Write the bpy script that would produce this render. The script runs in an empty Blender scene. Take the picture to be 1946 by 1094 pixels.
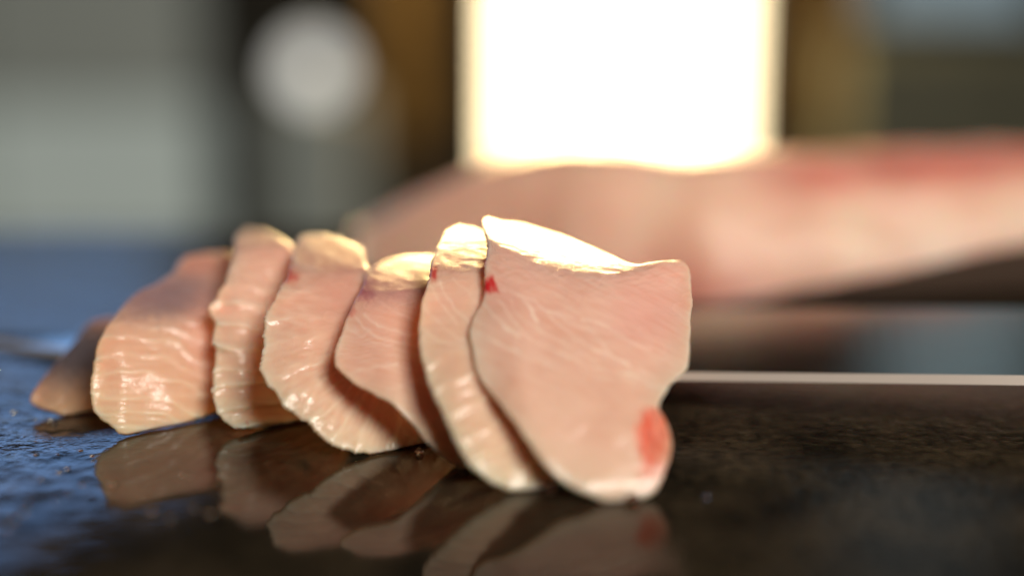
import bpy, math, random
import numpy as np
from mathutils import Vector, noise

random.seed(7)
R = math.radians
scene = bpy.context.scene
COL = scene.collection

# ------------------------------------------------------------------ camera
W, Hpx = 1946, 1094
FPX = 50.0 / 36.0 * W            # focal length in photo pixels
CAM_H = 0.087                    # camera height above the stone, metres
PITCH = R(13.0)                  # camera looks down by this much

cam_d = bpy.data.cameras.new('camera')
cam_d.sensor_width = 36.0
cam_d.lens = 50.0
cam_d.clip_start = 0.01
cam_d.clip_end = 50.0
cam = bpy.data.objects.new('camera', cam_d)
COL.objects.link(cam)
cam.location = (0, 0, CAM_H)
cam.rotation_euler = (math.pi / 2 - PITCH, 0, 0)
cam_d.dof.use_dof = True
cam_d.dof.focus_distance = 0.262
cam_d.dof.aperture_fstop = 2.4
scene.camera = cam

# ------------------------------------------------------------------ render / colour
scene.render.engine = 'CYCLES'
scene.cycles.use_denoising = True
scene.cycles.max_bounces = 10
scene.cycles.transmission_bounces = 6
scene.cycles.sample_clamp_indirect = 6.0
scene.cycles.caustics_reflective = False
scene.cycles.caustics_refractive = False
scene.view_settings.view_transform = 'Standard'
scene.view_settings.look = 'None'
scene.view_settings.gamma = 1.0
scene.view_settings.exposure = 0.0
scene.view_settings.use_curve_mapping = False

# ------------------------------------------------------------------ world and lamps
world = bpy.data.worlds.new('World')
scene.world = world
world.use_nodes = True
bg = world.node_tree.nodes['Background']
bg.inputs[0].default_value = (1.0, 0.86, 0.68, 1)
bg.inputs[1].default_value = 0.02

def area(name, loc, target, sx, sy, power, color):
    d = bpy.data.lights.new(name, 'AREA')
    d.shape = 'RECTANGLE'; d.size = sx; d.size_y = sy
    d.energy = power; d.color = color
    o = bpy.data.objects.new(name, d); COL.objects.link(o)
    o.location = loc
    v = Vector(target) - Vector(loc)
    o.rotation_euler = v.to_track_quat('-Z', 'Y').to_euler()
    return o

SUBJ = (0.0, 0.25, 0.02)
# soft room light from above and in front of the board
area('room_light', (0.50, -0.55, 0.78), SUBJ, 0.5, 0.36, 15.5, (1.0, 0.90, 0.81))
# cool daylight from the left, its reflection lies on the wet stone
# low sun falling through the window behind
area('window_sunlight', (0.05, 2.5, 0.39), SUBJ, 0.50, 0.14, 62.0, (1.0, 0.68, 0.28))
area('daylight_left', (-1.0, 2.0, 0.60), (-0.15, 0.3, 0), 1.0, 0.26, 1.9, (0.25, 0.47, 0.93))

# ------------------------------------------------------------------ helpers
cp, sp = math.cos(PITCH), math.sin(PITCH)

def ray(px, py):
    """direction (not normalised) through a photo pixel, y component = 1 basis along view"""
    a = (np.asarray(px, float) - W / 2) / FPX
    b = (Hpx / 2 - np.asarray(py, float)) / FPX
    dx = a
    dy = cp + b * sp
    dz = -sp + b * cp
    return dx, dy, dz

def at_z(px, py, z=0.0):
    dx, dy, dz = ray(px, py)
    t = (z - CAM_H) / dz
    return np.stack([dx * t, dy * t, CAM_H + dz * t], -1)

def at_y(px, py, y):
    dx, dy, dz = ray(px, py)
    t = y / dy
    return np.stack([dx * t, dy * t, CAM_H + dz * t], -1)

def V(p):
    return tuple(float(v) for v in p)

def mesh_obj(name, verts, faces, mat=None, parent=None, smooth=True):
    me = bpy.data.meshes.new(name)
    me.from_pydata([V(v) for v in verts], [], [tuple(int(i) for i in f) for f in faces])
    me.update()
    if smooth:
        me.polygons.foreach_set('use_smooth', [True] * len(me.polygons))
    o = bpy.data.objects.new(name, me)
    COL.objects.link(o)
    if mat: me.materials.append(mat)
    if parent: o.parent = parent
    return o

def box(name, lo, hi, mat, parent=None, bevel=0.0):
    x0, y0, z0 = lo; x1, y1, z1 = hi
    vs = [(x, y, z) for x in (x0, x1) for y in (y0, y1) for z in (z0, z1)]
    fs = [(0, 1, 3, 2), (4, 6, 7, 5), (0, 4, 5, 1), (2, 3, 7, 6), (0, 2, 6, 4), (1, 5, 7, 3)]
    o = mesh_obj(name, vs, fs, mat, parent, smooth=False)
    if bevel:
        m = o.modifiers.new('bevel', 'BEVEL'); m.width = bevel; m.segments = 3
    return o

def empty(name, loc=(0, 0, 0)):
    o = bpy.data.objects.new(name, None); COL.objects.link(o); o.location = loc
    o.empty_display_size = 0.02
    return o

def reparent(children, root):
    for c in children:
        c.parent = root
        c.matrix_parent_inverse = root.matrix_world.inverted()

def tag(o, label, cat, group=None):
    o['label'] = label; o['category'] = cat
    if group: o['group'] = group
    return o

# ------------------------------------------------------------------ materials
def new_mat(name):
    m = bpy.data.materials.new(name); m.use_nodes = True
    nt = m.node_tree
    return m, nt, nt.nodes['Principled BSDF']

def N(nt, typ, **kw):
    n = nt.nodes.new(typ)
    for k, v in kw.items():
        if k.startswith('i_'):
            n.inputs[k[2:].replace('_', ' ')].default_value = v
        else:
            setattr(n, k, v)
    return n

def simple(name, col, rough=0.6, metal=0.0, emis=None, es=0.0, var=0.25, scale=6.0, spec=0.5):
    m, nt, b = new_mat(name)
    tc = N(nt, 'ShaderNodeTexCoord')
    nz = N(nt, 'ShaderNodeTexNoise'); nz.inputs['Scale'].default_value = scale; nz.inputs['Detail'].default_value = 5
    nt.links.new(tc.outputs['Object'], nz.inputs['Vector'])
    mx = N(nt, 'ShaderNodeMix', data_type='RGBA')
    mx.inputs[6].default_value = (*[c * (1 - var) for c in col], 1)
    mx.inputs[7].default_value = (*[min(1, c * (1 + var)) for c in col], 1)
    nt.links.new(nz.outputs['Fac'], mx.inputs[0])
    nt.links.new(mx.outputs[2], b.inputs['Base Color'])
    b.inputs['Roughness'].default_value = rough
    b.inputs['Metallic'].default_value = metal
    b.inputs['Specular IOR Level'].default_value = spec
    if emis:
        b.inputs['Emission Color'].default_value = (*emis, 1)
        b.inputs['Emission Strength'].default_value = es
    return m

def flesh_material(name, ss=0.0046, weight=0.88, rough=0.24, bump=0.12, radius=(1.0, 0.62, 0.42)):
    m, nt, b = new_mat(name)
    at = N(nt, 'ShaderNodeAttribute', attribute_name='flesh')
    nt.links.new(at.outputs['Color'], b.inputs['Base Color'])
    b.inputs['Roughness'].default_value = rough
    b.inputs['IOR'].default_value = 1.38
    b.inputs['Subsurface Weight'].default_value = weight
    b.inputs['Subsurface Radius'].default_value = radius
    b.inputs['Subsurface Scale'].default_value = ss
    b.inputs['Coat Weight'].default_value = 0.25
    b.inputs['Coat Roughness'].default_value = 0.12
    tc = N(nt, 'ShaderNodeTexCoord')
    n1 = N(nt, 'ShaderNodeTexNoise'); n1.inputs['Scale'].default_value = 420; n1.inputs['Detail'].default_value = 6
    n2 = N(nt, 'ShaderNodeTexNoise'); n2.inputs['Scale'].default_value = 1900; n2.inputs['Detail'].default_value = 3
    nt.links.new(tc.outputs['Object'], n1.inputs['Vector'])
    nt.links.new(tc.outputs['Object'], n2.inputs['Vector'])
    ad = N(nt, 'ShaderNodeMath', operation='MULTIPLY_ADD')
    ad.inputs[1].default_value = 0.35
    nt.links.new(n2.outputs['Fac'], ad.inputs[0]); nt.links.new(n1.outputs['Fac'], ad.inputs[2])
    n0 = N(nt, 'ShaderNodeTexNoise'); n0.inputs['Scale'].default_value = 170; n0.inputs['Detail'].default_value = 4
    mpn = N(nt, 'ShaderNodeMapping'); mpn.inputs['Scale'].default_value = (0.55, 1.0, 1.0); mpn.inputs['Rotation'].default_value = (0, 0, 0.3)
    nt.links.new(tc.outputs['Object'], mpn.inputs[0]); nt.links.new(mpn.outputs[0], n0.inputs['Vector'])
    ad0 = N(nt, 'ShaderNodeMath', operation='MULTIPLY_ADD'); ad0.inputs[1].default_value = 2.2
    nt.links.new(n0.outputs['Fac'], ad0.inputs[0]); nt.links.new(ad.outputs[0], ad0.inputs[2])
    bp = N(nt, 'ShaderNodeBump'); bp.inputs['Strength'].default_value = bump; bp.inputs['Distance'].default_value = 0.002
    nt.links.new(ad0.outputs[0], bp.inputs['Height'])
    nt.links.new(bp.outputs[0], b.inputs['Normal'])
    nt.links.new(bp.outputs[0], b.inputs['Coat Normal'])
    # slightly uneven wetness
    mr = N(nt, 'ShaderNodeMapRange'); mr.inputs['To Min'].default_value = rough * 0.6; mr.inputs['To Max'].default_value = rough * 1.6
    n3 = N(nt, 'ShaderNodeTexNoise'); n3.inputs['Scale'].default_value = 90
    nt.links.new(tc.outputs['Object'], n3.inputs['Vector'])
    nt.links.new(n3.outputs['Fac'], mr.inputs['Value']); nt.links.new(mr.outputs[0], b.inputs['Roughness'])
    return m

FLESH = flesh_material('raw_fish_flesh')
FLESH_BLOCK = flesh_material('fillet_flesh', ss=0.028, weight=0.9, rough=0.34, bump=0.25, radius=(1.0, 0.5, 0.25))

def stone_material():
    m, nt, b = new_mat('wet_black_stone')
    tc = N(nt, 'ShaderNodeTexCoord')
    L = nt.links.new
    # colour: nearly black with warm grain
    g = N(nt, 'ShaderNodeTexNoise'); g.inputs['Scale'].default_value = 420; g.inputs['Detail'].default_value = 8
    g2 = N(nt, 'ShaderNodeTexNoise'); g2.inputs['Scale'].default_value = 60; g2.inputs['Detail'].default_value = 6
    L(tc.outputs['Object'], g.inputs['Vector']); L(tc.outputs['Object'], g2.inputs['Vector'])
    mul = N(nt, 'ShaderNodeMath', operation='MULTIPLY'); L(g.outputs['Fac'], mul.inputs[0]); L(g2.outputs['Fac'], mul.inputs[1])
    cr = N(nt, 'ShaderNodeValToRGB')
    cr.color_ramp.elements[0].position = 0.15; cr.color_ramp.elements[0].color = (0.006, 0.0052, 0.0035, 1)
    cr.color_ramp.elements[1].position = 0.45; cr.color_ramp.elements[1].color = (0.060, 0.044, 0.025, 1)
    L(mul.outputs[0], cr.inputs[0]); L(cr.outputs[0], b.inputs['Base Color'])
    # wetness: a film of water lies on the left, the right side is only damp
    sx = N(nt, 'ShaderNodeSeparateXYZ'); L(tc.outputs['Object'], sx.inputs[0])
    wn = N(nt, 'ShaderNodeTexNoise'); wn.inputs['Scale'].default_value = 28; wn.inputs['Detail'].default_value = 3
    L(tc.outputs['Object'], wn.inputs['Vector'])
    wa = N(nt, 'ShaderNodeMath', operation='MULTIPLY_ADD'); wa.inputs[1].default_value = 0.05
    L(wn.outputs['Fac'], wa.inputs[0]); L(sx.outputs['X'], wa.inputs[2])
    dry = N(nt, 'ShaderNodeMapRange', interpolation_type='SMOOTHSTEP')
    dry.inputs['From Min'].default_value = 0.042; dry.inputs['From Max'].default_value = 0.066
    L(wa.outputs[0], dry.inputs['Value'])
    ro = N(nt, 'ShaderNodeMapRange'); ro.inputs['To Min'].default_value = 0.06; ro.inputs['To Max'].default_value = 0.16
    L(dry.outputs[0], ro.inputs['Value']); L(ro.outputs[0], b.inputs['Roughness'])
    b.inputs['IOR'].default_value = 1.40
    spc = N(nt, 'ShaderNodeMapRange'); spc.inputs['To Min'].default_value = 0.5; spc.inputs['To Max'].default_value = 0.16
    L(dry.outputs[0], spc.inputs['Value']); L(spc.outputs[0], b.inputs['Specular IOR Level'])
    # relief: ripples of the film at the left, calm round the slices, stone grain at the right
    calm = N(nt, 'ShaderNodeMapRange', interpolation_type='SMOOTHSTEP')
    calm.inputs['From Min'].default_value = -0.030; calm.inputs['From Max'].default_value = -0.075
    calm.inputs['To Min'].default_value = 0.03; calm.inputs['To Max'].default_value = 1.0
    L(wa.outputs[0], calm.inputs['Value'])
    rp = N(nt, 'ShaderNodeTexNoise'); rp.inputs['Scale'].default_value = 190; rp.inputs['Detail'].default_value = 4; rp.inputs['Roughness'].default_value = 0.5
    L(tc.outputs['Object'], rp.inputs['Vector'])
    m1 = N(nt, 'ShaderNodeMath', operation='MULTIPLY'); L(rp.outputs['Fac'], m1.inputs[0]); L(calm.outputs[0], m1.inputs[1])
    b1 = N(nt, 'ShaderNodeBump'); b1.inputs['Strength'].default_value = 0.45; b1.inputs['Distance'].default_value = 0.0012
    L(m1.outputs[0], b1.inputs['Height'])
    m2 = N(nt, 'ShaderNodeMath', operation='MULTIPLY'); L(g.outputs['Fac'], m2.inputs[0]); L(dry.outputs[0], m2.inputs[1])
    b2 = N(nt, 'ShaderNodeBump'); b2.inputs['Strength'].default_value = 0.22; b2.inputs['Distance'].default_value = 0.0008
    L(m2.outputs[0], b2.inputs['Height']); L(b1.outputs[0], b2.inputs['Normal'])
    L(b2.outputs[0], b.inputs['Normal'])
    return m

STONE = stone_material()

# ------------------------------------------------------------------ the stone worktop
top = box('worktop', (-0.75, -0.35, -0.03), (0.75, 0.465, 0.0), STONE, bevel=0.004)
top['kind'] = 'structure'
cab = simple('dark_cabinet_paint', (0.02, 0.018, 0.015), 0.5)
base = box('counter_base', (-0.70, -0.30, -0.90), (0.70, 0.42, -0.032), cab, bevel=0.004)
base['kind'] = 'structure'
floor = box('floor', (-3.0, -1.5, -0.95), (3.0, 3.2, -0.902), simple('floor_tiles', (0.06, 0.055, 0.045), 0.4))
floor['kind'] = 'structure'

# ------------------------------------------------------------------ fish slices
def catmull(pts, n):
    p = np.array(pts, float)
    m = len(p)
    out = []
    for i in range(m):
        p0, p1, p2, p3 = p[(i - 1) % m], p[i], p[(i + 1) % m], p[(i + 2) % m]
        for t in np.linspace(0, 1, 24, endpoint=False):
            out.append(0.5 * ((2 * p1) + (p2 - p0) * t + (2 * p0 - 5 * p1 + 4 * p2 - p3) * t * t + (-p0 + 3 * p1 - 3 * p2 + p3) * t ** 3))
    out = np.array(out)
    d = np.r_[0, np.cumsum(np.linalg.norm(np.diff(np.vstack([out, out[:1]]), axis=0), axis=1))]
    o2 = np.vstack([out, out[:1]])
    s = np.linspace(0, d[-1], n, endpoint=False)
    return np.stack([np.interp(s, d, o2[:, 0]), np.interp(s, d, o2[:, 1])], -1), d[-1]

def vnoise(x, y, sc, seed):
    return np.array([noise.noise(Vector((a / sc, b / sc, seed * 13.7))) for a, b in zip(x.ravel(), y.ravel())]).reshape(x.shape)

def sstep(a, b, x):
    t = np.clip((x - a) / (b - a), 0, 1)
    return t * t * (3 - 2 * t)

def profile(segs):
    """height profile of a slice: list of (length m, slope deg start, slope deg end) -> arrays dY, Z"""
    y = [0.0]; z = [0.0]
    for ln, s0, s1 in segs:
        k = 24
        for i in range(k):
            s = R(s0 + (s1 - s0) * (i + 0.5) / k)
            y.append(y[-1] + math.cos(s) * ln / k); z.append(z[-1] + math.sin(s) * ln / k)
    return np.array(y), np.array(z)

NB, NR = 420, 84

def make_slice(spec):
    name = 'fish_slice'
    seed = spec['seed']
    b, per = catmull(spec['outline'], NB)
    c = np.array(spec.get('centre', b.mean(0)))
    # ragged cut edge
    nb = np.roll(b, -1, 0) - np.roll(b, 1, 0)
    nrm = np.stack([nb[:, 1], -nb[:, 0]], -1); nrm /= np.linalg.norm(nrm, axis=1)[:, None] + 1e-9
    arc = np.arange(NB) * per / NB
    jag = np.array([noise.noise(Vector((a / 26.0, seed, 0))) * 0.65 + abs(noise.noise(Vector((a / 9.0, seed + 4, 0)))) * 0.9 + noise.noise(Vector((a / 4.5, seed + 7, 0))) * 0.35 for a in arc])
    b = b + nrm * (jag * spec.get('jag', 2.2) )[:, None]
    # ring parameter, denser towards the edge
    t = 1 - (1 - np.linspace(0, 1, NR)) ** 1.55
    t[0] = 0.012
    X = c[0] + (b[None, :, 0] - c[0]) * t[:, None]
    Y = c[1] + (b[None, :, 1] - c[1]) * t[:, None]
    rad = np.linalg.norm(b - c, axis=1)[None, :]
    edge = (1 - t)[:, None] * rad            # distance to the edge, pixels
    # ---- depth from the leaning profile
    cx, cy = spec['contact']
    C0 = at_z(cx, cy, 0.0)
    pY, pZ = profile(spec['profile'])
    g = math.tan(R(spec.get('gamma', 20)))
    dx, dy, dz = ray(X, Y)
    tanr = -dz / dy                         # depression tangent
    Yw = np.full(X.shape, C0[1] + 0.02)
    ridge_h, ridge_c = spec['ridges'](X, Y)
    drape = spec.get('drape', lambda X, Y: 0 * X)(X, Y)
    wav = vnoise(X, Y, 70.0, seed) * (0.0006 if seed == 1 else 0.0010) + vnoise(X, Y, 24.0, seed + 3) * 0.00009 + vnoise(X * 0.4, Y + 0.1 * X, 7.0, seed + 5) * 0.0006 * sstep(575, 500, Y) * (1 if seed < 6 else 0)
    scl = spec.get('scale', lambda X: 1 + 0 * X)(X)[:, :, None]
    for it in range(6):
        Xw = dx * (Yw / dy)
        off = C0[1] + g * (Xw - C0[0]) + drape + wav - ridge_h
        # intersection of ray with the shifted profile: find s with (H - Z(s)) = tan * (off + pY(s))
        F = CAM_H - scl * pZ[None, None, :] - tanr[:, :, None] * (off[:, :, None] + scl * pY[None, None, :])
        idx = np.argmax(F < 0, axis=2)
        none = ~(F < 0).any(axis=2)
        idx = np.where(idx == 0, 1, idx); idx = np.where(none, len(pY) - 1, idx)
        i0 = idx - 1
        f0 = np.take_along_axis(F, i0[:, :, None], 2)[:, :, 0]
        f1 = np.take_along_axis(F, idx[:, :, None], 2)[:, :, 0]
        fr = f0 / (f0 - f1 + 1e-12)
        fr = np.clip(fr, -0.6, 1.6)
        Yn = off + (pY[i0] + (pY[idx] - pY[i0]) * fr) * scl[:, :, 0]
        Yw = Yn
    tt = Yw / dy
    P = np.stack([dx * tt, dy * tt, CAM_H + dz * tt], -1)        # front surface, NR x NB x 3
    # normals of the front surface
    du = np.roll(P, -1, 1) - np.roll(P, 1, 1)
    dv = np.gradient(P, axis=0)
    Nn = np.cross(du, dv)
    Nn /= np.linalg.norm(Nn, axis=2)[:, :, None] + 1e-12
    view = -np.stack([dx, dy, dz], -1)
    sgn = np.sign((Nn * view).sum(2).mean())
    Nn *= sgn
    T = spec.get('thick', 0.0038)
    # thickness falls towards the edge; the front lip is rounded
    Tb = T * (0.28 + 0.72 * sstep(0, 70, edge))
    lip = 6.0
    q = np.clip(1 - edge / lip, 0, 1)
    rnd = 1 - np.sqrt(np.clip(1 - q * q, 0, 1))
    Tedge = Tb * 0.5
    Pf = P - Nn * (Tedge * rnd)[:, :, None]
    Pb = P - Nn * (Tb - Tedge * rnd)[:, :, None]
    # keep everything on or above the stone
    Pf[:, :, 2] = np.maximum(Pf[:, :, 2], 0.0006); Pb[:, :, 2] = np.maximum(Pb[:, :, 2], 0.0003)
    nv = NR * NB
    verts = np.vstack([Pf.reshape(-1, 3), Pb.reshape(-1, 3), Pf[0].mean(0)[None], Pb[0].mean(0)[None]])
    i = np.arange(NR - 1)[:, None] * NB + np.arange(NB)[None, :]
    j = np.arange(NR - 1)[:, None] * NB + (np.arange(NB)[None, :] + 1) % NB
    fq = np.stack([i, j, j + NB, i + NB], -1).reshape(-1, 4)
    bq = np.stack([i + NB, j + NB, j, i], -1).reshape(-1, 4) + nv
    faces = fq.tolist() + bq.tolist()
    o0 = (NR - 1) * NB
    for k in range(NB):
        k2 = (k + 1) % NB
        faces.append((o0 + k, o0 + k2, nv + o0 + k2, nv + o0 + k))
        faces.append((k2, k, 2 * nv)); faces.append((nv + k, nv + k2, 2 * nv + 1))
    o = mesh_obj(name, verts, faces, FLESH)
    me = o.data
    import bmesh
    bm = bmesh.new(); bm.from_mesh(me); bmesh.ops.recalc_face_normals(bm, faces=bm.faces); bm.to_mesh(me); bm.free()
    # ---- flesh colour
    base = np.array(spec.get('base', (0.80, 0.53, 0.43)))
    tone = vnoise(X, Y, 120.0, seed + 9)
    colr = base[None, None, :] * (1 + 0.10 * tone[:, :, None] * np.array([0.4, 1.0, 1.2]))
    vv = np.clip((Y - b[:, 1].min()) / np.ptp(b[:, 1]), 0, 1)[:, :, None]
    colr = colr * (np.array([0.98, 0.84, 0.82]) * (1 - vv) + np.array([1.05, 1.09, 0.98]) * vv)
    colr = colr + ridge_c[:, :, None] * np.array([0.10, 0.16, 0.15])
    # pale rim, brightened in the colour where thin edges lose light
    rim = np.exp(-edge / 7.0)
    colr = colr + rim[:, :, None] * np.array([0.16, 0.09, 0.06])
    for (rx, ry, sx_, sy_, col, amt) in spec.get('spots', []):
        wx = X + vnoise(X, Y, 12.0, seed + 21) * 9; wy = Y + vnoise(X, Y, 14.0, seed + 27) * 9 + vnoise(X, Y, 5.0, seed + 29) * 7
        w = np.exp(-(((wx - rx) / sx_) ** 2 + ((wy - ry) / sy_) ** 2) ** 1.4) * amt
        colr = colr * (1 - w[:, :, None]) + np.array(col) * w[:, :, None]
    if 'paint' in spec: colr = spec['paint'](X, Y, colr)
    colr = np.clip(colr, 0.01, 0.95)
    colb = np.broadcast_to(base, (NR, NB, 3))
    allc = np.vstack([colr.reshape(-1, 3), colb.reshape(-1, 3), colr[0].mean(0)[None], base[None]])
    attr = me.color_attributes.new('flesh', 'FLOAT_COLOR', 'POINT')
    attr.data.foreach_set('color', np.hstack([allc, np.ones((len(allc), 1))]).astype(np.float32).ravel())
    # origin at the foot of the slice
    org = Vector(V(C0))
    me.transform(__import__('mathutils').Matrix.Translation(-org)); o.location = org
    tag(o, spec['label'], 'fish slice', 'overlapping raw fish slices')
    return o

def peaks(phi, width):
    """thin raised lines wherever phi is an integer"""
    f = np.abs(phi - np.round(phi))
    return np.exp(-(f / width) ** 2)

def strands(X, Y, lines, x0, y0, k, wid=2.3, seed=0):
    '''pale connective strands: distance to a set of traced polylines'''
    wx = X + vnoise(X, Y, 16, seed + 91) * 4.0; wy = Y + vnoise(X, Y, 16, seed + 92) * 4.0
    out = np.zeros(X.shape)
    for q, ln in enumerate(lines):
        p = np.array(ln, float) * k + np.array([x0, y0])
        best = np.full(X.shape, 1e9)
        for a, b in zip(p[:-1], p[1:]):
            d = b - a
            t = np.clip(((wx - a[0]) * d[0] + (wy - a[1]) * d[1]) / (d @ d), 0, 1)
            best = np.minimum(best, np.hypot(wx - a[0] - t * d[0], wy - a[1] - t * d[1]))
        amp = 0.75 + 0.25 * math.sin(q * 2.1)
        out = np.maximum(out, amp * np.exp(-(best / wid) ** 1.3))
    return out * np.clip(0.75 + 0.8 * vnoise(X, Y, 28, seed + 93), 0.15, 1.2)

L1 = [[(300, 210), (420, 250), (560, 290), (640, 370), (760, 490), (880, 580), (1000, 660), (1130, 720), (1290, 790), (1400, 850), (1470, 890)],
      [(490, 290), (540, 370), (590, 460)], [(380, 290), (430, 390), (470, 460), (600, 520)],
      [(280, 290), (340, 380), (420, 470), (480, 560), (600, 640), (760, 710), (900, 780), (1040, 840), (1200, 870), (1380, 900), (1500, 970), (1620, 1000)],
      [(180, 330), (260, 430), (340, 510), (450, 580)], [(590, 520), (700, 580), (840, 660), (980, 740), (1080, 790)],
      [(680, 380), (800, 430), (900, 500), (1010, 520), (1060, 580), (1130, 670), (1200, 740)],
      [(950, 450), (1060, 460), (1180, 530), (1300, 600), (1400, 660), (1500, 690)],
      [(900, 800), (1000, 870), (1120, 910), (1300, 930), (1400, 950)], [(120, 560), (330, 660), (520, 760), (800, 850)]]
L2 = [[(740, 240), (800, 360), (870, 450), (930, 530)], [(800, 200), (850, 320), (930, 430), (1030, 520)], [(900, 190), (1000, 280), (1090, 370)],
      [(700, 420), (770, 490), (850, 570), (940, 630), (1030, 660)], [(680, 560), (800, 650), (980, 690)]]
L3 = [[(160, 440), (230, 560), (350, 630), (640, 690)], [(240, 460), (340, 540), (500, 590), (640, 605)], [(330, 350), (480, 440), (640, 520)],
      [(120, 560), (260, 650), (450, 690)], [(150, 880), (330, 850), (480, 825)], [(420, 1020), (520, 985), (690, 930)]]

def r1(X, Y):
    l = strands(X, Y, L1, 880, 500, 450 / 1893.0, 2.2, 1)
    flow = Y - 0.50 * X
    fib = vnoise((X + 0.5 * Y) * 0.16, flow, 7.0, 3) * sstep(820, 700, Y)
    low = vnoise((X + 0.3 * Y) * 0.3, (Y - X * 0.3), 26, 12) * 0.25
    return -l * 0.00008 + fib * 0.00003, l * 1.5 + fib * 0.45 + low

def r2(X, Y):
    phi = (Y + 0.9 * (X - 800) ** 1.0 * 0.55 + vnoise(X, Y, 50, 31) * 16) / 58.0
    l = peaks(phi, 0.16)
    arc = strands(X, Y, L2, 630, 480, 300 / 1172.0, 2.6, 2)
    fade = sstep(600, 700, Y)
    return l * fade * 0.00045 + arc * -0.0001, l * fade * 0.12 + arc * 1.0 + vnoise(X * .3, Y * 2.4, 18, 36) * 0.3

def r3(X, Y):
    l = strands(X, Y, L3, 630, 480, 300 / 1172.0, 3.4, 3)
    wr = peaks((Y + 0.12 * (X - 640) + vnoise(X, Y, 30, 43) * 9) / 9.0, 0.3) * sstep(610, 645, Y) * sstep(700, 670, Y) * sstep(790, 680, X)
    return l * 0.00012 + wr * 0.00025, l * 0.8 + wr * 0.15 + vnoise(X * .3, (Y - .25 * X) * 2.4, 18, 46) * 0.3

def r4(X, Y):
    # ribs fanning out to the rounded lower left edge
    ang = np.degrees(np.arctan2(Y - 600, 800 - X))
    phi = ang / 11.0 + vnoise(X, Y, 46, 51) * 0.35
    r = np.hypot(X - 800, Y - 600)
    fade = sstep(120, 230, r)
    l = peaks(phi, 0.2)
    fib = vnoise(ang * 3.0, r * 0.25, 6, 57)
    return l * fade * 0.00042 + fib * 0.00016 * fade, l * fade * 0.3 + fib * 0.35

def r5(X, Y):
    yy = Y - 0.10 * (X - 410) - 0.0015 * np.maximum(X - 430, 0) ** 2 * np.where(Y > 690, 1.0, 0.2) + vnoise(X, Y, 60, 61) * 12
    yy = yy - np.where(Y > 700, (X - 410) * -0.35, 0)
    phi = yy / 41.0
    l = peaks(phi, 0.2)
    fade = sstep(520, 570, Y)
    fib = vnoise(X * .3, Y * 2.4, 20, 66)
    return l * fade * 0.0011 * np.clip(0.8 + 0.9 * vnoise(X, Y, 34, 68), 0.1, 1.2) + fib * 0.00014, l * fade * 0.45 + fib * 0.3

def r6(X, Y):
    yy = Y - 0.0012 * (X - 250) ** 2 - 0.10 * (X - 250) + vnoise(X, Y, 60, 71) * 22
    phi = yy / 34.0
    l = peaks(phi, 0.17)
    fib = vnoise(X * .3, Y * 2.0, 22, 76)
    return l * 0.00045 * np.clip(0.7 + 1.0 * vnoise(X, Y, 38, 78), 0.1, 1.3) + fib * 0.00016, l * 0.45 * sstep(560, 640, Y) + fib * 0.3

def r7(X, Y):
    fib = vnoise((X + Y) * .3, (Y - X * -0.9) * 1.6, 18, 86)
    return fib * 0.0003, fib * 0.15

RED = (0.62, 0.035, 0.03)
PURPLE = (0.33, 0.05, 0.11)
CORAL = (0.86, 0.17, 0.09)

def paint1(X, Y, c):
    n1 = vnoise(X, Y, 9, 301); n2 = vnoise(X, Y, 4, 302)
    # broken red triangle at the upper left corner
    xx = X + n1 * 5 + n2 * 3; yy = Y + n2 * 4
    h = np.clip((yy - 519) / 36.0, 0, 1.3)
    m = sstep(-2, 3, (935 + 15 * h) - xx) * sstep(-2, 3, xx - (929 - 15 * h)) * sstep(517, 526, yy) * sstep(563, 555, yy + 0.18 * (xx - 920))
    m = m * np.clip(0.85 + 0.7 * n1, 0.25, 1)
    c = c * (1 - m[:, :, None]) + np.array([0.60, 0.02, 0.025]) * m[:, :, None]
    # coral muscle in the lower right lobe, deepest along its inner border
    xb = 1213 + 5 * np.sin(Y / 17.0) + n1 * 7
    m = sstep(-10, 14, X - xb) * sstep(764, 790, Y + n1 * 8) * sstep(965, 850, Y + n1 * 8)
    k = sstep(10, 52, X - xb + n1 * 14)[:, :, None]
    cc = np.array([0.86, 0.12, 0.05]) * (1 - k) + np.array([0.88, 0.20, 0.11]) * k
    cc = cc * (1 + 0.45 * vnoise(X * 1.6, Y * 0.45, 9, 305))[:, :, None]
    m = m * np.clip(0.9 + 0.6 * vnoise(X, Y * 0.5, 11, 306), 0.3, 1)
    return c * (1 - 0.93 * m[:, :, None]) + cc * 0.93 * m[:, :, None]

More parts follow.
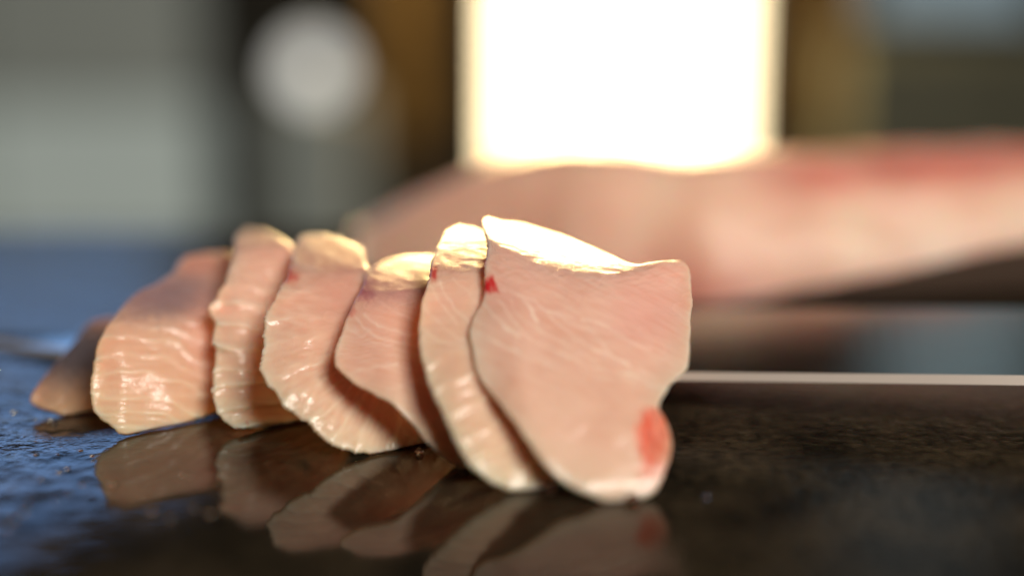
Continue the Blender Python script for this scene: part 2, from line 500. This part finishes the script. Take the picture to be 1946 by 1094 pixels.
slices = [
 dict(seed=1, label='large pale pink raw fish slice with coral red lower corner, topmost of the row',
      outline=[(919, 416), (955, 419), (1000, 427), (1077, 450), (1150, 477), (1205, 499), (1260, 494), (1306, 500), (1316, 560), (1313, 615),
               (1309, 690), (1288, 716), (1272, 732), (1253, 771), (1270, 806), (1277, 850), (1266, 890), (1246, 932), (1210, 953), (1183, 957),
               (1146, 951), (1077, 918), (1034, 877), (971, 792), (912, 718), (895, 650), (892, 622), (901, 598), (919, 559), (922, 506), (928, 460)],
      centre=(1090, 690), contact=(1185, 957), gamma=12, jag=2.4,
      profile=[(0.004, 70, 50), (0.037, 48, 36), (0.011, 36, 7), (0.03, 7, -5)],
      scale=lambda X: sum(np.interp(X + o, [890, 930, 1000, 1150, 1215, 1300], [1.16, 1.14, 1.03, 0.94, 0.95, 1.05]) for o in range(-60, 61, 10)) / 13.0, ridges=r1, drape=lambda X, Y: 0.004 * sstep(1010, 890, X) + 0.008 * sstep(1120, 1340, X) * sstep(780, 520, Y),
      spots=[(945, 560, 40, 30, (0.80, 0.40, 0.33), .35), (1225, 600, 70, 60, (0.80, 0.42, 0.36), .4)], paint=paint1),
 dict(seed=2, label='second raw fish slice, tucked under the topmost one, small red nick at its upper edge',
      outline=[(838, 452), (852, 434), (890, 430), (925, 440), (990, 452), (1090, 480), (1150, 540), (1170, 640), (1150, 760), (1120, 850), (1085, 905), (1058, 918), (1045, 932), (1003, 936),
               (955, 924), (902, 889), (875, 856), (833, 768), (812, 718), (799, 650), (797, 615), (803, 570), (816, 522), (822, 490)],
      centre=(960, 680), contact=(1005, 936), gamma=22, jag=3.0,
      profile=[(0.004, 70, 50), (0.0355, 48, 38), (0.010, 38, 8), (0.03, 9, 2)],
      ridges=r2, drape=lambda X, Y: 0.003 * sstep(900, 797, X),
      spots=[(824, 516, 10, 16, RED, 0.9), (860, 500, 30, 16, (0.6, 0.25, 0.2), .45)], base=(0.80, 0.56, 0.43)),
 dict(seed=3, label='raw fish slice with a wrinkled violet-tinged pointed left tip and dark purple upper edge',
      outline=[(700, 512), (730, 492), (780, 484), (840, 486), (920, 500), (1000, 540), (1030, 640), (1020, 760), (980, 850), (920, 893), (890, 890), (860, 877), (819, 843), (788, 804), (744, 764),
               (687, 733), (646, 700), (638, 676), (641, 655), (652, 626), (662, 592), (686, 545)],
      centre=(830, 680), contact=(893, 891), gamma=30, jag=3.2,
      profile=[(0.004, 65, 48), (0.0315, 46, 34), (0.008, 34, 8), (0.03, 9, 2)],
      ridges=r3, drape=lambda X, Y: 0.004 * sstep(760, 640, X),
      spots=[(690, 548, 26, 22, PURPLE, 0.85), (740, 540, 70, 34, (0.48, 0.20, 0.20), 0.6), (664, 586, 12, 16, RED, .5)], base=(0.77, 0.50, 0.40)),
 dict(seed=4, label='raw fish slice with a ragged toothed lower left edge and rounded ribbed bottom',
      outline=[(560, 470), (574, 446), (610, 444), (655, 456), (688, 476), (700, 510), (735, 580), (810, 660), (870, 760), (850, 835), (819, 853), (775, 861), (722, 862), (652, 851), (617, 831), (588, 801),
               (564, 790), (542, 770), (525, 748), (499, 706), (501, 663), (507, 597), (530, 552), (548, 518)],
      centre=(670, 680), contact=(735, 862), gamma=32, jag=6.5,
      profile=[(0.004, 60, 48), (0.0315, 47, 38), (0.010, 38, 8), (0.03, 9, 2)],
      ridges=r4, drape=lambda X, Y: 0.003 * sstep(600, 500, X),
      spots=[(552, 522, 15, 15, RED, 0.75), (660, 560, 60, 70, (0.62, 0.30, 0.24), 0.45)], base=(0.78, 0.52, 0.40)),
 dict(seed=5, label='upright raw fish slice with deep crosswise ribs and a bright folded top',
      outline=[(446, 470), (452, 442), (484, 431), (525, 446), (566, 474), (600, 520), (640, 600), (660, 700), (640, 780), (586, 812), (525, 816), (468, 816), (441, 808), (419, 791), (408, 760),
               (406, 716), (411, 672), (405, 646), (410, 612), (401, 588), (424, 540), (438, 505)],
      centre=(520, 650), contact=(500, 816), gamma=36, jag=5.5,
      profile=[(0.005, 65, 55), (0.029, 52, 42), (0.011, 42, 6), (0.03, 6, -8)],
      ridges=r5, drape=lambda X, Y: 0.0025 * sstep(470, 400, X),
      spots=[(470, 800, 4, 4, RED, 0.5)], base=(0.80, 0.55, 0.43)),
 dict(seed=6, label='slumped raw fish slice with an upright rounded front and a flat back half',
      outline=[(206, 612), (252, 560), (300, 534), (330, 515), (347, 489), (380, 480), (440, 480), (480, 520), (500, 600), (500, 700), (470, 770), (404, 784), (357, 804), (311, 821), (262, 825), (227, 823), (208, 807),
               (185, 791), (176, 768), (174, 742), (178, 694), (185, 655)],
      centre=(310, 670), contact=(265, 825), gamma=36, jag=2.4,
      profile=[(0.005, 70, 60), (0.013, 58, 48), (0.008, 48, 16), (0.05, 15, 12)],
      ridges=r6, drape=lambda X, Y: 0.003 * sstep(240, 170, X) + 0.004 * sstep(380, 470, X),
      spots=[(310, 560, 150, 52, (0.30, 0.20, 0.22), 0.88), (380, 500, 50, 26, (0.62, 0.25, 0.2), 0.5), (400, 640, 50, 90, (0.70, 0.34, 0.27), 0.5)], base=(0.78, 0.52, 0.38)),  # broad grey-purple spot paints the sky sheen onto the flat back
 dict(seed=7, label='low end slice of raw fish with a grey silvery back, beside the knife tip',
      outline=[(60, 748), (84, 712), (120, 670), (150, 634), (172, 610), (215, 602), (270, 620), (290, 700), (270, 770), (220, 795), (172, 795), (126, 789), (84, 775), (62, 764)],
      centre=(175, 710), contact=(140, 791), gamma=24, jag=1.4,
      profile=[(0.006, 50, 40), (0.006, 38, 18), (0.05, 16, 14)],
      ridges=r7, drape=lambda X, Y: 0.002 * sstep(120, 60, X),
      spots=[(140, 670, 110, 74, (0.085, 0.08, 0.095), 0.95)], base=(0.50, 0.32, 0.22), thick=0.004),  # dark back; its blue-grey tint stands in for sky sheen
]
for s in slices:
    make_slice(s)

# ------------------------------------------------------------------ the fillet block behind
def lerp_table(u, xs, ys):
    return float(np.interp(u, xs, ys))

def fillet():
    root = empty('fish_fillet', (0.05, 0.38, 0.0))
    xs = np.linspace(-0.045, 0.235, 90)
    kx = [-0.045, -0.03, -0.008, 0.014, 0.05, 0.09, 0.14, 0.19, 0.235]
    front = [0.392, 0.383, 0.370, 0.357, 0.346, 0.352, 0.362, 0.376, 0.386]
    topz = [0.010, 0.020, 0.031, 0.0385, 0.0355, 0.035, 0.0365, 0.036, 0.030]
    depth = [0.030, 0.042, 0.050, 0.062, 0.080, 0.080, 0.076, 0.070, 0.050]
    skin = [0.001, 0.001, 0.001, 0.001, 0.002, 0.007, 0.015, 0.018, 0.015]
    rows = []
    nsk, nfl = 12, 46
    for x in xs:
        f = lerp_table(x, kx, front); tz = lerp_table(x, kx, topz); d = lerp_table(x, kx, depth); sk = lerp_table(x, kx, skin)
        sk = min(sk, tz * 0.55)
        pts = []
        # underside from the back foot to the front foot, then up the skin
        for k in range(nsk):
            q = k / (nsk - 1)
            if q < 0.5:
                pts.append((f + d * (1 - q / 0.5) * 0.94 + d * 0.03, 0.0008))
            else:
                w = (q - 0.5) / 0.5
                pts.append((f + d * 0.03 - 0.004 * math.sin(w * math.pi * 0.5) + 0.002 * w, 0.0008 + sk * w ** 1.2))
        y0, z0 = pts[-1]
        for k in range(1, nfl + 1):
            w = k / nfl
            if w < 0.5:       # front face rising and leaning back
                a = w / 0.5
                yy = y0 + (0.36 * d) * (a ** 1.35)
                zz = z0 + (tz - z0) * math.sin(a * math.pi / 2) ** 0.92
            else:             # over the top and down the back
                a = (w - 0.5) / 0.5
                yy = y0 + 0.36 * d + (f + d * 0.97 - y0 - 0.36 * d) * math.sin(a * math.pi / 2) ** 0.9
                zz = tz * (1 - a ** 2.6) + 0.0008 * a
            pts.append((yy, zz))
        rows.append([(x, y, z) for y, z in pts])
    n = nsk + nfl
    G = np.array(rows)      # stations x n x 3
    # slow unevenness
    for i in range(G.shape[0]):
        for k in range(nsk - 1, n):
            p = G[i, k]
            dn = noise.noise(Vector(p) * 45.0) * 0.0022 + noise.noise(Vector(p) * 130.0) * 0.0006
            amp = min(1.0, (p[2]) / 0.01)
            G[i, k] = p + np.array([0, -0.5, 0.8]) * dn * amp
    def strip(name, k0, k1, mat, cap=True):
        ni = G.shape[0]; m = k1 - k0 + 1
        vs = G[:, k0:k1 + 1].reshape(-1, 3).tolist()
        fs = []
        for i in range(ni - 1):
            for k in range(m - 1):
                a = i * m + k
                fs.append((a, a + 1, a + m + 1, a + m))
        if cap:
            fs.append(tuple(range(m)))
            fs.append(tuple((ni - 1) * m + k for k in reversed(range(m))))
        return mesh_obj(name, vs, fs, mat)
    flesh = strip('flesh', nsk - 1, n - 1, FLESH_BLOCK)
    me = flesh.data
    co = np.zeros(len(me.vertices) * 3); me.vertices.foreach_get('co', co); co = co.reshape(-1, 3)
    cols = []
    for p in co:
        t = noise.noise(Vector(p) * 30.0)
        band = math.sin(p[0] * 240 + 3 * noise.noise(Vector(p) * 40)) * 0.05
        c = np.array([0.94, 0.60, 0.45]) * (1 + 0.12 * t + band)
        # redder belly where the flesh meets the board
        w = math.exp(-((p[0] - 0.045) / 0.02) ** 2 - ((p[2] - 0.006) / 0.007) ** 2)
        c = c * (1 - 0.6 * w) + np.array([0.62, 0.12, 0.10]) * 0.6 * w
        # red muscle along the upper front edge of the right half
        e = math.exp(-((p[2] - 0.0335 - 0.004 * (p[0] - 0.1) / 0.1) / 0.0052) ** 2) * float(sstep(0.052, 0.085, np.array(p[0])))
        e *= float(sstep(0.425, 0.405, np.array(p[1]))) * min(1, max(0, 0.95 + 0.5 * noise.noise(Vector(p) * 70.0)))
        e *= 0.8
        c = c * (1 - e) + np.array([0.64, 0.14, 0.11]) * e
        cols.append((*np.clip(c, 0, 0.95), 1))
    at = me.color_attributes.new('flesh', 'FLOAT_COLOR', 'POINT')
    at.data.foreach_set('color', np.array(cols, np.float32).ravel())
    sk = strip('skin', 0, nsk - 1, simple('dark_fish_skin', (0.075, 0.05, 0.036), 0.4, scale=120), cap=False)
    bpy.context.view_layer.update()
    reparent([flesh, sk], root)
    tag(root, 'thick block of pink raw fish fillet with red strip, behind the knife', 'fish fillet')
fillet()

# ------------------------------------------------------------------ the knife
def knife():
    root = empty('kitchen_knife', (0.16, 0.27, 0.0))
    steel, nt, b = new_mat('polished_steel')
    b.inputs['Metallic'].default_value = 1.0
    b.inputs['Base Color'].default_value = (0.34, 0.36, 0.34, 1)
    tc = N(nt, 'ShaderNodeTexCoord'); mp = N(nt, 'ShaderNodeMapping'); mp.inputs['Scale'].default_value = (30, 900, 30)
    nz = N(nt, 'ShaderNodeTexNoise'); nz.inputs['Scale'].default_value = 2.0; nz.inputs['Detail'].default_value = 4
    nt.links.new(tc.outputs['Object'], mp.inputs[0]); nt.links.new(mp.outputs[0], nz.inputs['Vector'])
    mr = N(nt, 'ShaderNodeMapRange'); mr.inputs['To Min'].default_value = 0.10; mr.inputs['To Max'].default_value = 0.22
    nt.links.new(nz.outputs['Fac'], mr.inputs['Value']); nt.links.new(mr.outputs[0], b.inputs['Roughness'])
    # local frame: u runs along the blade from the tip (0) to the heel, v from the edge to the spine
    Lb, Wd, Th = 0.285, 0.050, 0.0028
    tipX, tipY = -0.125, 0.2940
    ang = math.atan2(-0.177, 1.0)
    ux, uy = math.cos(ang), math.sin(ang)
    z_tip, z_heel = 0.0010, 0.0118
    def P(u, v, h):
        z = z_tip + (z_heel - z_tip) * (u / Lb)
        return (tipX + ux * u - uy * v, tipY + uy * u + ux * v, z + h)
    us = np.linspace(0, Lb, 80)
    vs, fs = [], []
    bev = []
    for u in us:
        q = u / Lb
        edge = 0.022 * max(0, 1 - q / 0.42) ** 2.2       # the edge curves up to the tip
        spine = 0.0245 + (Wd - 0.0245) * sstep(0.0, 0.62, np.array(q))
        spine = float(spine)
        th = Th * (0.45 + 0.55 * q); ts = th * 1.15
        bw = min(0.0016, (spine - edge) * 0.4)
        vs.append([P(u, edge, 0.0), P(u, edge + bw, th * 0.6), P(u, spine - 0.0004, ts), P(u, spine, ts * 0.8), P(u, spine, 0.0)])
    m = 5
    flat = [p for r in vs for p in r]
    body_f, bev_f = [], []
    for i in range(len(us) - 1):
        for k in range(m):
            a = i * m + k; b2 = i * m + (k + 1) % m
            f = (a, b2, b2 + m, a + m)
            (bev_f if k == 0 else body_f).append(f)
    body_f.append(tuple(reversed(range(m)))); body_f.append(tuple((len(us) - 1) * m + k for k in range(m)))
    blade = mesh_obj('blade', flat, body_f, steel, smooth=False)
    ground, nt2, b2_ = new_mat('ground_steel')
    b2_.inputs['Metallic'].default_value = 0.35; b2_.inputs['Roughness'].default_value = 0.45
    b2_.inputs['Base Color'].default_value = (0.55, 0.49, 0.43, 1)
    nz2 = N(nt2, 'ShaderNodeTexNoise'); nz2.inputs['Scale'].default_value = 500
    bp = N(nt2, 'ShaderNodeBump'); bp.inputs['Strength'].default_value = 0.15
    nt2.links.new(nz2.outputs['Fac'], bp.inputs['Height']); nt2.links.new(bp.outputs[0], b2_.inputs['Normal'])
    bevel = mesh_obj('cutting_edge', flat, bev_f, ground, smooth=False)
    # handle: ferrule and wooden grip, lying on the stone outside the picture
    wood = simple('dark_handle_wood', (0.10, 0.05, 0.025), 0.45, scale=40)
    horn = simple('black_ferrule', (0.02, 0.02, 0.02), 0.3)
    def grip(name, u0, u1, r0, r1, mat):
        vv, ff = [], []
        k = 24; st = 14
        for i in range(st):
            q = i / (st - 1); u = u0 + (u1 - u0) * q
            r = r0 + (r1 - r0) * q
            if i in (0, st - 1): r *= 0.86
            for j in range(k):
                a = 2 * math.pi * j / k
                c = P(u, 0.0245 + 0.8 * r * math.cos(a), 0.0)
                vv.append((c[0], c[1], 0.0135 + r * math.sin(a)))
        for i in range(st - 1):
            for j in range(k):
                a = i * k + j; b_ = i * k + (j + 1) % k
                ff.append((a, b_, b_ + k, a + k))
        ff.append(tuple(reversed(range(k)))); ff.append(tuple((st - 1) * k + j for j in range(k)))
        return mesh_obj(name, vv, ff, mat)
    ferr = grip('ferrule', Lb - 0.002, Lb + 0.022, 0.0115, 0.0120, horn)
    hand = grip('handle', Lb + 0.0222, Lb + 0.145, 0.0122, 0.0132, wood)
    bpy.context.view_layer.update()
    reparent([blade, bevel, ferr, hand], root)
    tag(root, 'broad steel kitchen knife lying flat between fish slices and fillet', 'knife')
knife()

# ------------------------------------------------------------------ water on the stone
def droplets():
    water, nt, b = new_mat('water')
    b.inputs['Base Color'].default_value = (0.95, 0.97, 1, 1)
    b.inputs['Transmission Weight'].default_value = 1.0
    b.inputs['IOR'].default_value = 1.33; b.inputs['Roughness'].default_value = 0.02
    vs, fs = [], []
    def drop(x, y, z, r, h):
        k, rn = 14, 5
        o = len(vs)
        for i in range(rn):
            a = (i / (rn)) * math.pi / 2
            for j in range(k):
                t = 2 * math.pi * j / k
                vs.append((x + r * math.cos(a) * math.cos(t), y + r * math.cos(a) * math.sin(t), z + h * math.sin(a)))
        vs.append((x, y, z + h))
        for i in range(rn - 1):
            for j in range(k):
                p = o + i * k + j; q = o + i * k + (j + 1) % k
                fs.append((p, q, q + k, p + k))
        for j in range(k):
            fs.append((o + (rn - 1) * k + j, o + (rn - 1) * k + (j + 1) % k, o + rn * k))
        fs.append(tuple(o + j for j in reversed(range(k))))
    rnd = random.Random(3)
    n = 0
    while n < 45:
        px = rnd.uniform(-40, 420); py = rnd.uniform(690, 1010)
        if px > 60 + 0.4 * (py - 690) and py < 830: continue
        if px > 190 and py < 890: continue
        p = at_z(px, py)
        r = rnd.choice([0.0003, 0.0004, 0.0005, 0.0007]) * rnd.uniform(0.7, 1.2)
        drop(p[0], p[1], 0.0001, r, r * 0.22); n += 1
    o = mesh_obj('water_droplets', vs, fs, water)
    o['kind'] = 'stuff'
    tag(o, 'small water drops scattered over the wet black stone', 'water drops')
    # beads caught where the slices touch the stone
    for i, (px, py, r, lab) in enumerate([
            (1203, 953, 0.0013, 'clear water bead at the foot of the coral-cornered slice'),
            (1047, 931, 0.0011, 'clear water bead at the foot of the second slice'),
            (797, 859, 0.0008, 'tiny clear water bead at the foot of the ragged-edged slice'),
            (1340, 944, 0.0006, 'lone glinting water bead on the bare dark stone')]):
        vs.clear(); fs.clear()
        p = at_z(px, py + 3)
        drop(0, 0, 0, r, r * 1.1)
        o = mesh_obj('water_bead', vs, fs, water)
        o.location = (p[0], p[1], 0.0003)
        tag(o, lab, 'water bead', 'water beads on the stone')
droplets()

# ------------------------------------------------------------------ blurred background
WY = 2.6
def wall_rect(px0, py0, px1, py1, y):
    a = at_y(px0, py1, y); b = at_y(px1, py0, y)
    return a[0], min(a[2], b[2]), b[0], max(a[2], b[2])

wallm = simple('dark_olive_wall', (0.055, 0.05, 0.038), 0.8, scale=2.0, var=0.3)
back = box('back_wall', (-3.0, WY, -0.902), (3.0, WY + 0.12, 2.2), wallm)
back['kind'] = 'structure'
frame_m = simple('dark_frame_paint', (0.03, 0.028, 0.024), 0.5)

def window(name, x0, z0, x1, z1, y, cols, rows, pane_mat, fr_mat, label, cat, bar=0.025):
    root = empty(name, ((x0 + x1) / 2, y, z0))
    parts = []
    d = 0.05
    parts.append(box('window_frame', (x0 - bar, y - d, z0 - bar), (x0, y - 0.002, z1 + bar), fr_mat))
    parts.append(box('window_frame', (x1, y - d, z0 - bar), (x1 + bar, y - 0.002, z1 + bar), fr_mat))
    parts.append(box('window_frame', (x0, y - d, z0 - bar), (x1, y - 0.002, z0), fr_mat))
    parts.append(box('window_frame', (x0, y - d, z1), (x1, y - 0.002, z1 + bar), fr_mat))
    for i in range(cols):
        for j in range(rows):
            a0 = x0 + (x1 - x0) * i / cols; a1 = x0 + (x1 - x0) * (i + 1) / cols
            c0 = z0 + (z1 - z0) * j / rows; c1 = z0 + (z1 - z0) * (j + 1) / rows
            pm = pane_mat[(i * rows + j) % len(pane_mat)] if isinstance(pane_mat, list) else pane_mat
            parts.append(box('pane', (a0 + 0.004, y - 0.02, c0 + 0.004), (a1 - 0.004, y - 0.012, c1 - 0.004), pm))
    bpy.context.view_layer.update()
    reparent(parts, root)
    tag(root, label, cat)
    return root

# sunlit window straight behind the board
sun_pane = simple('sunlit_glass', (0.9, 0.9, 0.85), 0.1, emis=(1.0, 0.80, 0.47), es=6.5, var=0.02)
x0, z0, x1, z1 = wall_rect(950, 330, 1396, 0, WY)
z1 = CAM_H + WY * math.tan(R(8))
window('bright_window', x0, z0, x1, z1, WY, 1, 2, sun_pane, frame_m, 'blazing warm sunlit window straight behind the fillet', 'window', bar=0.012)

# frosted cool windows at the left and at the right
fro = [simple('frosted_glass_%d' % i, (0.5, 0.52, 0.5), 0.6, emis=e, es=1.0, var=0.15, scale=3) for i, e in enumerate([(0.165, 0.195, 0.172), (0.055, 0.064, 0.054), (0.21, 0.24, 0.215), (0.066, 0.075, 0.064), (0.07, 0.105, 0.115)])]
x0, z0, x1, z1 = wall_rect(-500, 470, 415, 60, WY)
z1 = z0 + 4.0 * 0.274  # upper teal panes are added out of view to tint the stone's reflection
window('frosted_window', x0, z0, x1, z1, WY, 2, 4, [fro[0], fro[1], fro[4], fro[4], fro[2], fro[3], fro[4], fro[4]], frame_m, 'wide frosted grey window left of the white globe lamp, upper teal panes added', 'window')

# white globe lamp standing on a pillar made pale by an added glow
def globe():
    c = at_y(595, 132, 2.2)
    r = 50 / FPX * 2.2
    root = empty('globe_lamp', (c[0], 2.2, -0.90))
    gm = simple('opal_glass', (0.06, 0.06, 0.06), 0.7, emis=(0.60, 0.59, 0.54), es=2.0, var=0.03, spec=0.0)
    vs, fs = [], []
    k, rn = 40, 20
    for i in range(rn + 1):
        a = -math.pi / 2 + math.pi * i / rn
        for j in range(k):
            t = 2 * math.pi * j / k
            vs.append((c[0] + r * math.cos(a) * math.cos(t), 2.2 + r * math.cos(a) * math.sin(t), c[2] + r * math.sin(a)))
    for i in range(rn):
        for j in range(k):
            p = i * k + j; q = i * k + (j + 1) % k
            fs.append((p, q, q + k, p + k))
    g = mesh_obj('lamp_shade', vs, fs, gm)
    pm = simple('glowing_pillar', (0.07, 0.07, 0.065), 0.8, emis=(0.115, 0.12, 0.10), es=1.0, spec=0.0)  # emission stands in for light falling on the pillar and foot
    zt = c[2] - r * 0.97
    pil = box('pillar', (c[0] - 0.07, 2.13, -0.895), (c[0] + 0.07, 2.27, zt), pm, bevel=0.01)
    bs = box('foot', (c[0] - 0.11, 2.09, -0.9015), (c[0] + 0.11, 2.31, -0.894), pm, bevel=0.003)
    bpy.context.view_layer.update()
    reparent([g, pil, bs], root)
    tag(root, 'white globe lamp on a grey pillar given a faint glow left of the window', 'lamp')
globe()

# wooden shutters standing open on both sides of the sunlit window
wood_m = simple('golden_wood', (0.13, 0.075, 0.014), 0.7, scale=8)
def shutter(px0, py0, px1, py1, y0, y1, label):
    a = at_y(px0, py1, y0); b = at_y(px1, py0, y1)
    x0, x1 = a[0], b[0]; z0, z1 = min(a[2], b[2]), 0.75
    root = empty('wooden_shutter', ((x0 + x1) / 2, (y0 + y1) / 2, z0))
    parts = []
    nrm = Vector((y1 - y0, -(x1 - x0), 0)).normalized() * 0.02
    nb = 6
    for i in range(nb):
        c0 = z0 + (z1 - z0) * i / nb + 0.003; c1 = z0 + (z1 - z0) * (i + 1) / nb - 0.003
        p = [(x0, y0), (x1, y1), (x1 - nrm.x, y1 - nrm.y), (x0 - nrm.x, y0 - nrm.y)]
        vs = [(u, v, c0) for u, v in p] + [(u, v, c1) for u, v in p]
        fs = [(0, 1, 2, 3), (7, 6, 5, 4), (0, 4, 5, 1), (1, 5, 6, 2), (2, 6, 7, 3), (3, 7, 4, 0)]
        parts.append(mesh_obj('board', vs, fs, wood_m, smooth=False))
    bpy.context.view_layer.update()
    reparent(parts, root)
    tag(root, label, 'shutter')
shutter(735, 270, 850, 40, WY - 0.12, WY - 0.03, 'golden wooden shutter between the globe lamp and the sunlit window')
shutter(1490, 260, 1580, 40, WY - 0.03, WY - 0.12, 'golden wooden shutter between the sunlit window and the grey cupboard')

# grey-green cupboard at the right and a cool window above it
x0, z0, x1, z1 = wall_rect(1600, 420, 2250, 60, 2.45)
root = empty('grey_cupboard', ((x0 + x1) / 2, 2.4, -0.902))
gp = simple('grey_green_paint', (0.30, 0.31, 0.22), 0.7)
parts = [box('carcass', (x0, 2.45, -0.902), (x1, 2.598, z1), gp, bevel=0.004)]
for i in range(2):
    a0 = x0 + (x1 - x0) * i / 2 + 0.006; a1 = x0 + (x1 - x0) * (i + 1) / 2 - 0.006
    dr = box('door', (a0, 2.43, -0.88), (a1, 2.449, z1 - 0.02), gp, bevel=0.004); parts.append(dr)
bpy.context.view_layer.update()
reparent(parts, root)
tag(root, 'low dull grey-green cupboard under the cool pale window', 'cupboard')
x0, z0, x1, z1 = wall_rect(1640, 25, 1960, 0, WY)
z1 = CAM_H + WY * math.tan(R(30))
window('cool_window', x0, z0, x1, z1, WY, 1, 1, simple('cool_glass', (0.4, 0.5, 0.55), 0.3, emis=(0.17, 0.23, 0.26), es=1.0, var=0.1), frame_m, 'small cool pale window above the grey-green cupboard', 'window')
